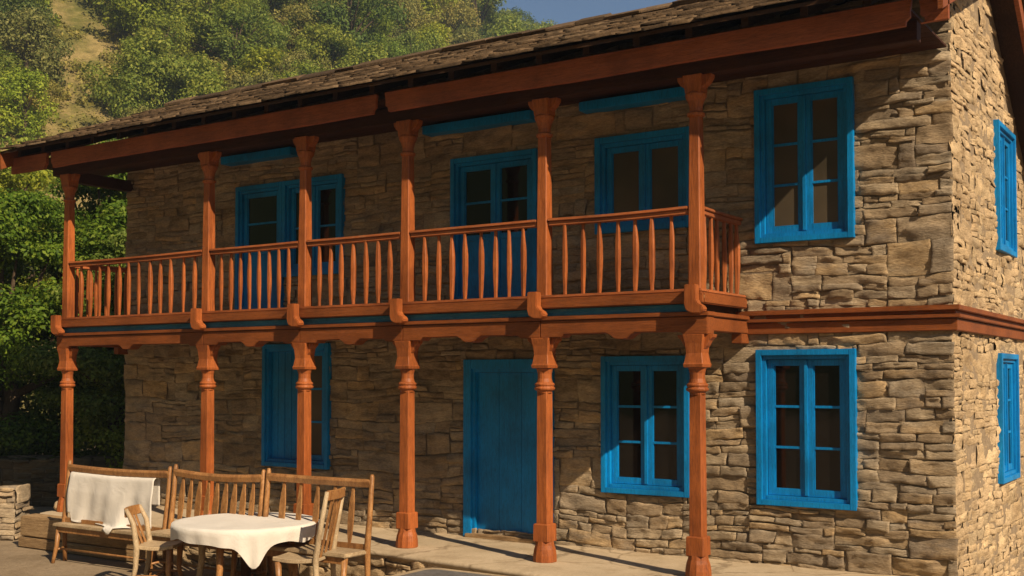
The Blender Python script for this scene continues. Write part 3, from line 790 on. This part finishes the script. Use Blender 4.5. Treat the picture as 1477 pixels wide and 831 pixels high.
# ================================================================== TERRACE FURNITURE
def spindle_board(mb, x, y, z0, z1, wmax, k, t=.014):   # flat vase-shaped splat in the x-z plane
    n = 10; L = []; R_ = []
    for i in range(n+1):
        s = i/n; wv = wmax*(.42+.58*math.sin(PI*min(1, s*1.15+.02))**.9) if s < .9 else wmax*.5
        zz = z0+(z1-z0)*s; L.append((x-wv/2, zz)); R_.append((x+wv/2, zz))
    mb.prism(L+R_[::-1], 'y', y-t/2, y+t/2)
def bench(name, label, x0, x1, y, top, seat_z, seat_d, splats, mat=CHAIRW, bow=.0, lean=.06, left_end=True, right_end=True, wide=.06, slat_mat=None):
    """settle whose back is parallel to the facade; origin at ground, centre"""
    cx = (x0+x1)/2; root = empty(name, (cx, y, GZ)); a, b = x0-cx, x1-cx
    zt = top-GZ; zs = seat_z-GZ
    m = MB(); n = 14; rings = []   # bowed top rail
    for i in range(n+1):
        t = i/n; x = a+(b-a)*t; dz = -bow*math.sin(PI*t); th = .048
        rings.append([(x,-.022+lean,zt-.085+dz),(x,.022+lean,zt-.085+dz),(x,.030+lean,zt-.02+dz),(x,.012+lean,zt+dz),(x,-.020+lean,zt-.004+dz),(x,-.032+lean,zt-.03+dz)])
    m.loft(rings); m.build('top_rail', mat, root, smooth=True, bevel=.004, seg=1)
    m = MB(); m.box((a+.03,-.018,zs+.02),(b-.03,.018,zs+.075)); m.build('lower_rail', mat, root, bevel=.005)
    for xe, on in ((a, left_end), (b, right_end)):
        if not on: continue
        m = MB(); m.tube([(xe,lean*.2,0),(xe,0,zs*.6),(xe,-.005,zs+.05),(xe,lean*.5,zs+.35),(xe,lean+.005,zt+.02),(xe,lean+.008,zt+.05)], [.026,.030,.034,.030,.026,.016], 8); m.build('back_post', mat, root, smooth=True)
    for k in range(splats):
        m = MB(); x = a+(b-a)*(k+1)/(splats+1)
        n2 = 10; w2 = wide*random.uniform(.8, 1.1); rr = []
        for i in range(n2+1):
            s = i/n2; wv = w2*(.45+.55*math.sin(PI*min(1, s*1.1))**.8); z = zs+.07+(zt-.09-zs-.07-bow*math.sin(PI*(k+1)/(splats+1)))*s; yy = lean*s**1.2
            rr.append([(x-wv/2,yy-.008,z),(x+wv/2,yy-.008,z),(x+wv/2,yy+.008,z),(x-wv/2,yy+.008,z)])
        m.loft(rr); m.build('splat', (slat_mat or mat), root, bevel=.003, seg=1)
    m = MB(); m.box((a-.01,-seat_d,zs-.02),(b+.01,.02,zs+.022)); m.build('seat', CHAIRP, root, bevel=.010)
    m = MB(); m.box((a+.03,-seat_d+.03,zs-.09),(b-.03,-seat_d+.055,zs-.021)); m.build('apron', mat, root, bevel=.004)
    for xe in (a+.04, b-.04):
        m = MB(); m.tube([(xe+.01,-seat_d-.03,0),(xe,-seat_d+.03,zs*.45),(xe,-seat_d+.06,zs-.02)], [.022,.028,.034], 8); m.build('leg', mat, root, smooth=True)
    m = MB(); m.tube([(a+.04,-seat_d+.035,zs*.35),(a+.02,-.0,zs*.38)], .014, 6); m.tube([(b-.04,-seat_d+.035,zs*.35),(b-.02,-.0,zs*.38)], .014, 6); m.tube([(a+.03,-seat_d*.5,zs*.365),(b-.03,-seat_d*.5,zs*.365)], .014, 6)
    m.build('stretcher', mat, root, smooth=True)
    tag(root, label, 'bench', 'wooden settles in a row along the veranda')
    return root
YBn = -1.95
bench('garden_bench', 'wooden settle with a white cloth hung over its back, beside the leftmost red post', -10.30, -8.40, YBn, .765, .02, .17, 4, bow=.02)
bench('garden_bench', 'wooden settle with a row of splats behind the cloth-covered table, between the other two settles', -8.30, -6.86, YBn, .795, .08, .36, 9, bow=.03, wide=.095)
bench('garden_bench', 'wooden settle to the right of the cloth-covered table, nearest the front door', -6.78, -5.30, YBn, .815, .08, .36, 5, bow=.004, wide=.09)

# cloth over the left settle
V = []; F = []; nu_, nv_ = 54, 40
xc0, xc1 = -10.22, -8.62; ytop = YBn+.06
for j in range(nv_+1):
    for i in range(nu_+1):
        s = i/nu_; t = j/nv_; x = xc0+(xc1-xc0)*s
        dropF = .57 + .16*math.exp(-((s-.64)/.10)**2) + .05*math.exp(-((s-.12)/.08)**2) - .03*math.sin(s*9) - (.10 if s < .04 else 0)*1
        dropB = .30; Lt = dropF+dropB+.10; q = t*Lt
        top = .765+.012-.02*math.sin(PI*max(0,min(1,(x+10.3)/1.9)))
        top -= .105
        if q < dropB: y = ytop+.035; z = top-.03-(dropB-q)
        elif q < dropB+.10:
            a_ = (q-dropB)/.10*PI; y = ytop+.045*math.cos(a_); z = top-.03+.03*math.sin(a_)*1.1
        else:
            d_ = q-dropB-.10; z = top-.03-d_; y = ytop-.048-.02*min(1,d_/.2)
            fold = min(1, d_/.25)
            y -= fold*(.013*math.sin(s*13+1.5*math.sin(d_*5)) + .006*math.sin(s*37+d_*5) + .05*math.exp(-((s-.62)/.09)**2)*d_/.6)
            x += .03*d_*(s-.5) + .012*noise.noise((s*6, d_*5, 1))
            if z < .056:      # lies on the seat, then over its front edge
                e = .056-z; z = .056+.006*math.sin(s*20); y = min(y, YBn-.02); yy = y-e
                if yy < YBn-.19: z -= (YBn-.19-yy); yy = YBn-.19
                y = yy
        V.append((x, y, z))
for j in range(nv_):
    for i in range(nu_):
        a_ = j*(nu_+1)+i; F.append((a_, a_+1, a_+nu_+2, a_+nu_+1))
c_ = big_mesh('draped_cloth', V, F, CLOTH, smooth=True)
md = c_.modifiers.new('t', 'SOLIDIFY'); md.thickness = .005
tag(c_, 'white cloth hung over the back of the leftmost settle', 'cloth')

# table
TC = (-6.72, -2.27); TR = .77; TT = .325
tb = empty('round_table', (TC[0], TC[1], GZ)); tag(tb, 'round wooden table hidden under a white tablecloth', 'table')
m = MB(); m.sq([(TT-GZ-.045,TR-.015),(TT-GZ-.008,TR-.01),(TT-GZ-.002,TR-.02)], 0, 0, n=40); m.build('tabletop', CHAIRW, tb)
m = MB(); m.sq([(TT-GZ-.13,TR-.20),(TT-GZ-.046,TR-.20)], 0, 0, n=24); m.build('apron', CHAIRW, tb)
for k in range(4):
    a_ = .3+k*PI/2; m = MB(); r0 = TR-.24
    m.tube([((r0+.06)*math.cos(a_),(r0+.06)*math.sin(a_),0),((r0+.0)*math.cos(a_),(r0+.0)*math.sin(a_),.35),(r0*math.cos(a_),r0*math.sin(a_),TT-GZ-.05)], [.028,.036,.042], 8); m.build('leg', CHAIRW if k != 2 else CHAIRP, tb, smooth=True)
m = MB(); m.tube([(0,0,0),(0,0,.3),(0,0,TT-GZ-.05)], [.06,.05,.055], 10); m.build('centre_post', SOFFIT, tb, smooth=True)
# tablecloth: a square cloth over the round top
V = [(TC[0], TC[1], TT+.012)]; F = []; na, nr = 160, 22; S_ = TR+.10
vdir = math.atan2(CAM.y-TC[1], CAM.x-TC[0])
rot = vdir - PI/4 + .12
for j in range(1, nr+1):
    for i in range(na):
        th = 2*PI*i/na; u = th-rot
        ext = S_/max(abs(math.cos(u)), abs(math.sin(u)))
        df = (th-vdir-.10+PI) % (2*PI)-PI; cornerness = math.exp(-(df/.17)**2); hang = .155+.018*math.sin(th*5+1)+.010*math.sin(th*11) + .27*cornerness
        L = TR+hang; q = L*j/nr
        if q <= TR-.02: r = q; z = TT+.012+.004*min(1, r/.3)*noise.noise((r*4*math.cos(th), r*4*math.sin(th), 0))
        else:
            d_ = q-(TR-.02); a_ = min(1, d_/.05)
            r = TR-.02+.028*math.sin(a_*PI/2); z = TT+.012-.028*(1-math.cos(a_*PI/2))-max(0, d_-.05)
            f = max(0, d_-.04)
            r += f*(.07*math.sin(th*11+2*math.sin(th*3)) + .04*math.sin(th*23+1))*(1-cornerness*.5) - f*.10 + f*.25*cornerness*math.sin(df*22)*.4
        V.append((TC[0]+r*math.cos(th), TC[1]+r*math.sin(th), z))
T4 = []
for j in range(nr-1):
    for i in range(na):
        a_ = 1+j*na+i; b_ = 1+j*na+(i+1)%na; F.append((a_, b_, b_+na, a_+na))
for i in range(0, na, 2): F.append((0, 1+(i+2)%na, 1+(i+1)%na, 1+i))
c_ = big_mesh('tablecloth', V, F, CLOTH, smooth=True)
tag(c_, 'white tablecloth on the round table, one corner hanging down in front', 'tablecloth')

# chairs seen side on; local +x is the way the chair faces
def chair(label, x, y, rz, back, seat=.50, wd=.44, dp=.44, splats=3, mat=CHAIRW, bmat=CHAIRP, arms=False):
    r = empty('wooden_chair', (x, y, GZ), rz)
    h = wd/2
    for s in (-1, 1):
        m = MB(); m.tube([(-dp*.5-.05,s*h,0),(-dp*.5+.01,s*h,seat*.55),(-dp*.5+.02,s*h,seat),(-dp*.5-.02,s*h,seat+.25),(-dp*.5-.10,s*h,back)], [.022,.028,.033,.028,.022], 8); m.build('back_post', bmat, r, smooth=True)
        m = MB(); m.tube([(dp*.5+.0,s*(h-.01),0),(dp*.5-.045,s*(h-.02),seat*.45),(dp*.5-.03,s*(h-.02),seat-.03)], [.020,.027,.036], 8); m.build('leg', mat, r, smooth=True)
        if arms:
            m = MB(); m.tube([(-dp*.5-.04,s*h,seat+.24),(0,s*(h+.01),seat+.25),(dp*.5-.04,s*(h+.02),seat+.22)], [.018,.022,.020], 8); m.tube([(dp*.5-.05,s*(h+.0),seat),(dp*.5-.05,s*(h+.02),seat+.23)], [.024,.018], 8); m.build('arm', mat, r, smooth=True)
    m = MB(); n = 8; rings = []
    for i in range(n+1):
        t = i/n; yy = -h+wd*t; dx = -.03*math.sin(PI*t)
        rings.append([(-dp*.5-.115+dx,yy,back-.09),(-dp*.5-.075+dx,yy,back-.09),(-dp*.5-.09+dx,yy,back+.01),(-dp*.5-.12+dx,yy,back+.01)])
    m.loft(rings); m.build('top_rail', mat, r, bevel=.006, seg=1)
    for k in range(splats):
        yy = -h+wd*(k+1)/(splats+1); m = MB()
        m.hexa([(-dp*.5+.005,yy-.02,seat+.01),(-dp*.5+.02,yy-.02,seat+.01),(-dp*.5+.02,yy+.02,seat+.01),(-dp*.5+.005,yy+.02,seat+.01),(-dp*.5-.115,yy-.026,back-.085),(-dp*.5-.10,yy-.026,back-.085),(-dp*.5-.10,yy+.026,back-.085),(-dp*.5-.115,yy+.026,back-.085)]); m.build('splat', mat, r, bevel=.003, seg=1)
    m = MB(); rings = []
    for i, t in enumerate(np.linspace(0, 1, 9)):   # dished seat
        xx = -dp*.5+dp*1.04*t; z = seat+.015-.022*math.sin(PI*t)
        rings.append([(xx,-h-.01,z-.035),(xx,h+.01,z-.035),(xx,h+.01,z+.008),(xx,h*.5,z-.002),(xx,-h*.5,z-.002),(xx,-h-.01,z+.008)])
    m.loft(rings); m.build('seat', CHAIRP, r, bevel=.006, seg=1)
    m = MB()
    for s in (-1, 1): m.tube([(-dp*.5,s*h,seat*.38),(dp*.5-.03,s*(h-.02),seat*.36)], .013, 6)
    m.tube([(0,-h+.01,seat*.37),(0,h-.01,seat*.37)], .013, 6)
    m.build('stretcher', mat, r, smooth=True)
    tag(r, label, 'chair', 'loose chairs at the table'); return r
chair('low-backed wooden chair left of the table, in front of the hung cloth', -7.68, -2.62, .55, .90, seat=.50, wd=.40, dp=.40)
chair('pale-legged wooden chair with a tall slatted back to the right of the table', -5.78, -2.36, PI+.35, 1.18, seat=.50, wd=.44, dp=.46, splats=3, arms=False)

# a second table whose far corner just enters the picture
def rrect(hx, hy, r_, n=5):
    P = []
    for cx_, cy_, a0 in ((hx-r_,hy-r_,0),(-hx+r_,hy-r_,PI/2),(-hx+r_,-hy+r_,PI),(hx-r_,-hy+r_,1.5*PI)):
        for k in range(n+1): P.append((cx_+r_*math.cos(a0+PI/2*k/n), cy_+r_*math.sin(a0+PI/2*k/n)))
    return P
t2 = empty('side_table', (-2.86, -3.78, GZ)); tag(t2, 'pale-rimmed table with a grey inlaid top, its corner just showing at the bottom edge', 'table')
m = MB(); m.prism(rrect(.64, .52, .14), 'z', .690, .728); m.build('tabletop', CHAIRP, t2, bevel=.008)
m = MB(); m.prism(rrect(.55, .43, .10), 'z', .7285, .732); m.build('inlay', INLAY, t2)
m = MB(); m.box((-.54,-.42,.60),(.54,.42,.688)); m.build('apron', CHAIRW, t2, bevel=.004)
for sx in (-1, 1):
    for sy in (-1, 1):
        m = MB(); m.sq([(0,.024),(.598,.034)], sx*.50, sy*.38); m.build('leg', CHAIRW, t2, bevel=.004)

# ================================================================== LEFT YARD: stone walls
STONE_SHADED = m_stone('shade_toned_stone', [(0, (0.07, 0.065, 0.045)), (.5, (0.12, 0.105, 0.075)), (1, (0.17, 0.145, 0.10))])  # stone colour darkened to imitate the shade on the back wall
def rubble_wall(name, label, p, q, h, th, z0=GZ, mat=None):
    d = Vector((q[0]-p[0], q[1]-p[1], 0)); L = d.length; d.normalize(); nrm = Vector((d.y, -d.x, 0))
    root = empty(name, (p[0], p[1], z0), math.atan2(d.y, d.x))
    m = MB(); m.box((.02, .02, 0), (L-.02, th, h-.05)); m.build('core', MORTAR, root)
    sz = [(2,1,3),(3,2,6),(4,2,6),(5,3,5),(3,3,3),(6,3,2)]
    st = courses(0, L, 0, h); V, F = stone_mesh(st, lambda u, v, dd: (u, -dd, v), res=.05, relief=.06)
    st = courses(0, th, 0, h); V2, F2 = stone_mesh(st, lambda u, v, dd: (L+dd, u, v), res=.05, relief=.05)
    o = len(V); V += V2; F += [tuple(i+o for i in f) for f in F2]
    st = courses(0, L, 0, th); V2, F2 = stone_mesh(st, lambda u, v, dd: (u, v, h-.02+dd), res=.05, relief=.05)
    o = len(V); V += V2; F += [tuple(i+o for i in f) for f in F2]
    big_mesh('stones', V, F, mat or STONE_SIDE, root, smooth=True)
    tag(root, label, 'wall'); return root
rubble_wall('stone_wall', 'sunlit low stone wall ending at the left edge of the yard', (-17.2, -4.2), (-12.45, -1.25), .75, .5, mat=STONE)
rubble_wall('stone_wall', 'dark low stone wall at the foot of the big green tree', (-24, -3.2), (-11.8, 4.0), .86, .45, mat=STONE_SHADED)
# small pale boulder beside the leftmost post
def boulder(name, label, loc, r, sc, seed):
    V = []; F = []; n, m_ = 16, 10
    for j in range(m_+1):
        for i in range(n):
            th = 2*PI*i/n; ph = PI*j/m_; p = Vector((math.sin(ph)*math.cos(th), math.sin(ph)*math.sin(th), math.cos(ph)))
            k = 1+.35*noise.noise(p*1.6+Vector((seed,0,0))); p = p*r*k; V.append((p.x*sc[0], p.y*sc[1], p.z*sc[2]))
    for j in range(m_):
        for i in range(n): F.append((j*n+i, j*n+(i+1)%n, (j+1)*n+(i+1)%n, (j+1)*n+i))
    o = big_mesh(name, V, F, STONE_SIDE, smooth=True); o.location = loc; tag(o, label, 'stone'); return o
boulder('boulder', 'pale rounded stone lying on the veranda corner behind the leftmost post', (-11.62, -.62, .16), .17, (1, .9, 1.05), 3)
boulder('boulder', 'small rough stone beside the pale rounded stone on the veranda corner', (-11.70, -1.02, .07), .10, (1.1, 1, .8), 8)

# ================================================================== TREES
def leaf_cloud(centers, radii, n_each, size, flat=.8, outward=.65, jitter=.35):
    """leaf faces spread through clump volumes; returns V (n*4,3), F"""
    Vs = []
    for c, r, n in zip(centers, radii, n_each):
        d = rng.normal(size=(n, 3)); d /= np.linalg.norm(d, axis=1)[:, None]
        rad = r*(rng.random(n)**.45)[:, None]
        p = d*rad; p[:, 2] *= flat; pos = p + np.array(c)
        nrm = d*outward + rng.normal(size=(n, 3))*jitter + np.array([0, 0, .35]); nrm /= np.linalg.norm(nrm, axis=1)[:, None]
        t = np.cross(nrm, rng.normal(size=(n, 3))); t /= np.linalg.norm(t, axis=1)[:, None]; b = np.cross(nrm, t)
        s = size*(.6+.8*rng.random(n))[:, None]
        q = np.stack([pos-t*s*.62, pos+b*s*.36+nrm*s*.08, pos+t*s*.62, pos-b*s*.36+nrm*s*.08], 1)
        Vs.append(q.reshape(-1, 3))
    V = np.concatenate(Vs); F = np.arange(len(V), dtype=np.int32).reshape(-1, 4); return V, F
def crown_clumps(R_, H, z0, n, rmin, rmax, seed, lop=.25):
    r = np.random.default_rng(seed); C_ = []; Rr = []
    for k in range(n):
        a_ = r.random()*2*PI; t = r.random()**.8; zz = z0 + H*t
        prof = math.sin(PI*min(1, .12+.86*t))**.6
        rr = R_*prof*(r.random()**.45)*(1+lop*math.sin(a_*2+seed)+lop*.7*math.sin(a_*3+seed*2))
        C_.append((rr*math.cos(a_), rr*math.sin(a_), zz)); Rr.append(r.uniform(rmin, rmax)*(1.1-.35*t))
    return C_, Rr
def make_tree(name, R_, H, z0, nclump, rmin, rmax, per, leaf, mat, seed, flat=.8, trunk=.16):
    root = empty(name)
    C_, Rr = crown_clumps(R_, H, z0, nclump, rmin, rmax, seed)
    dens = [int(per*(q/rmax)**2)+8 for q in Rr]
    V, F = leaf_cloud(C_, Rr, dens, leaf, flat)
    big_mesh('crown', V, F, mat, root)
    m = MB(); top = z0+H*.75
    m.tube([(0,0,-.8),(.03,0,z0*.5),(.08*R_,.03*R_,z0+H*.25),(.02,-.04*R_,top)], [trunk*1.5, trunk, trunk*.7, trunk*.15], 8)
    for k in range(0, nclump, max(1, nclump//14)):
        c = C_[k]; zs = min(c[2]*.6, z0+H*.3); m.tube([(.03*R_,0,zs),(c[0]*.5,c[1]*.5,(zs+c[2])/2+.1),c], [trunk*.45, trunk*.28, trunk*.08], 5)
    m.build('trunk', TRUNK, root, smooth=True)
    return root
# hillside prototypes
hp = []
specs = [('leafy_tree', 3.0, 4.2, 1.6, 40, .75, 1.35, 420, .17, LEAF_MID), ('leafy_tree', 2.4, 3.6, 1.2, 32, .65, 1.2, 400, .16, LEAF_BRIGHT),
         ('leafy_tree', 2.7, 4.8, 1.8, 40, .7, 1.2, 400, .16, LEAF_DARK), ('leafy_tree', 2.2, 2.8, .8, 30, .6, 1.1, 360, .15, LEAF_OLIVE),
         ('leafy_tree', 3.4, 4.6, 1.4, 46, .8, 1.4, 420, .18, LEAF_MID), ('leafy_tree', 2.6, 3.4, 1.0, 36, .7, 1.15, 400, .16, LEAF_OLIVE)]
labs = ['mid green bushy tree on the far hillside', 'bright yellow-green tree on the far hillside', 'tall dark green tree on the far hillside',
        'low olive-coloured tree on the far hillside', 'broad mid green tree on the far hillside', 'rounded olive tree on the far hillside']
for k, sp in enumerate(specs):
    hp.append(make_tree(sp[0], *sp[1:10], seed=11+k))
used = set(); placed = []; cnt = 0
r2 = random.Random(5)
def seen(x, y, z):   # does the photo show this spot: left of / above the roof?
    dx, dy, dz = x-CAM.x, y-CAM.y, z-CAM.z
    c, s = math.cos(.5841), math.sin(.5841)
    dep = -s*dx + c*dy; u = 738.5+1644.4*(c*dx+s*dy)/dep; v = 544-1644.4*dz/dep
    line = 205-.19*(u-20) if u > 10 else 235
    return u > -90 and u < 815 and v < line+70 and v > -60 and (u, v)
tries = 0
while cnt < 295 and tries < 30000:
    tries += 1
    b = math.radians(r2.uniform(28.5, 61)); D = math.sqrt(r2.uniform(64**2, 205**2))
    x = CAM.x-math.sin(b)*D; y = CAM.y+math.cos(b)*D; z = hill_h(x, y)
    uv = seen(x, y, z+4)
    if not uv: continue
    u, v = uv
    if any((x-a)**2+(y-c)**2 < (3.2 if D < 120 else 4.2)**2 for a, c in placed): continue
    # dry grass clearings
    if noise.noise((x*.045, y*.045, 7.7)) > .30: continue
    bb = math.degrees(b)+1.3*noise.noise((D*.05, 2.2, 0))
    if 52.3 < bb-(D-90)*.06 < 56.6 and 73 < D < 116: continue
    
    k = r2.choices(range(6), [4, 4, 3, 4, 4, 3])[0]
    o = hp[k] if k not in used else copy_tree(hp[k]); used.add(k)
    s = r2.uniform(.8, 1.4)*(1.0 if D < 120 else 1.25)
    o.location = (x, y, z-.1); o.rotation_euler = (0, 0, r2.uniform(0, 6.28)); o.scale = (s, s, s*r2.uniform(.85, 1.2))
    tag(o, labs[k], 'tree', 'trees covering the far hillside: '+['mid green','bright','dark','low olive','broad','rounded olive'][k]); placed.append((x, y)); cnt += 1
print('hill trees', cnt)
# scrub between the trees: too many to count
C_ = []; Rr = []; 
for _ in range(6000):
    b = math.radians(r2.uniform(28, 61)); D = math.sqrt(r2.uniform(62**2, 200**2)); x = CAM.x-math.sin(b)*D; y = CAM.y+math.cos(b)*D; z = hill_h(x, y)
    if not seen(x, y, z+1): continue
    bb = math.degrees(b)+1.3*noise.noise((D*.05, 2.2, 0))
    if 52.8 < bb-(D-90)*.06 < 56.6 and 78 < D < 112 and r2.random() < .45: continue
    C_.append((x, y, z+r2.uniform(.0, .5))); Rr.append(r2.uniform(.5, 1.3))
V, F = leaf_cloud(C_, Rr, [60]*len(C_), .24, .7)
o = big_mesh('hillside_scrub', V, F, LEAF_OLIVE); tag(o, 'low scrub covering the slope between the trees', 'scrub', kind='stuff')

# near trees left of the house
def near_tree(label, x, y, R_, H, z0, n, rmin, rmax, per, leaf, mat, seed, flat=.5, name='broadleaf_tree'):
    t = make_tree(name, R_, H, z0, n, rmin, rmax, per, leaf, mat, seed, flat, trunk=.22)
    t.location = (x, y, GZ); tag(t, label, 'tree'); return t
near_tree('large green broadleaf tree at the left edge of the picture, behind the low stone walls', -18.6, 2.4, 3.3, 5.5, .5, 105, .5, 1.05, 1900, .07, LEAF_NEAR, 31, .42)
near_tree('green broadleaf tree close behind the left end of the balcony', -18.6, 5.2, 3.0, 6.6, .6, 120, .5, .95, 1500, .08, LEAF_NEAR, 37)
near_tree('leafy green tree seen between the stone wall end and the leftmost posts', -16.2, 3.7, 2.0, 4.6, .4, 80, .42, .8, 1300, .065, LEAF_MID, 41)
near_tree('yellow-green tree at the far left edge standing above the roof corner', -28.5, 7.6, 3.0, 4.4, 4.4, 80, .6, 1.0, 800, .11, LEAF_BRIGHT, 43)
near_tree('bright yellow-green bush beside the left end of the ground floor wall', -15.3, 2.85, 1.0, 1.9, .25, 36, .28, .5, 420, .06, LEAF_BRIGHT, 47, .6, 'leafy_bush')

# ================================================================== AIR
mb = MB(); mb.box((-300, -300, GZ-2), (300, 300, 122))
hz = nodes('thin_valley_haze'); m = hz[0]; t = hz[1]; t.nodes.remove(hz[2])
pv = t.nodes.new('ShaderNodeVolumePrincipled'); pv.inputs['Color'].default_value = (0.62, 0.78, 0.95, 1); pv.inputs['Density'].default_value = 0.0008; pv.inputs['Anisotropy'].default_value = 0.2
t.links.new(pv.outputs[0], t.nodes['Material Output'].inputs['Volume'])
o = mb.build('haze', m); tag(o, 'thin bright haze filling the valley air', 'haze', kind='stuff')
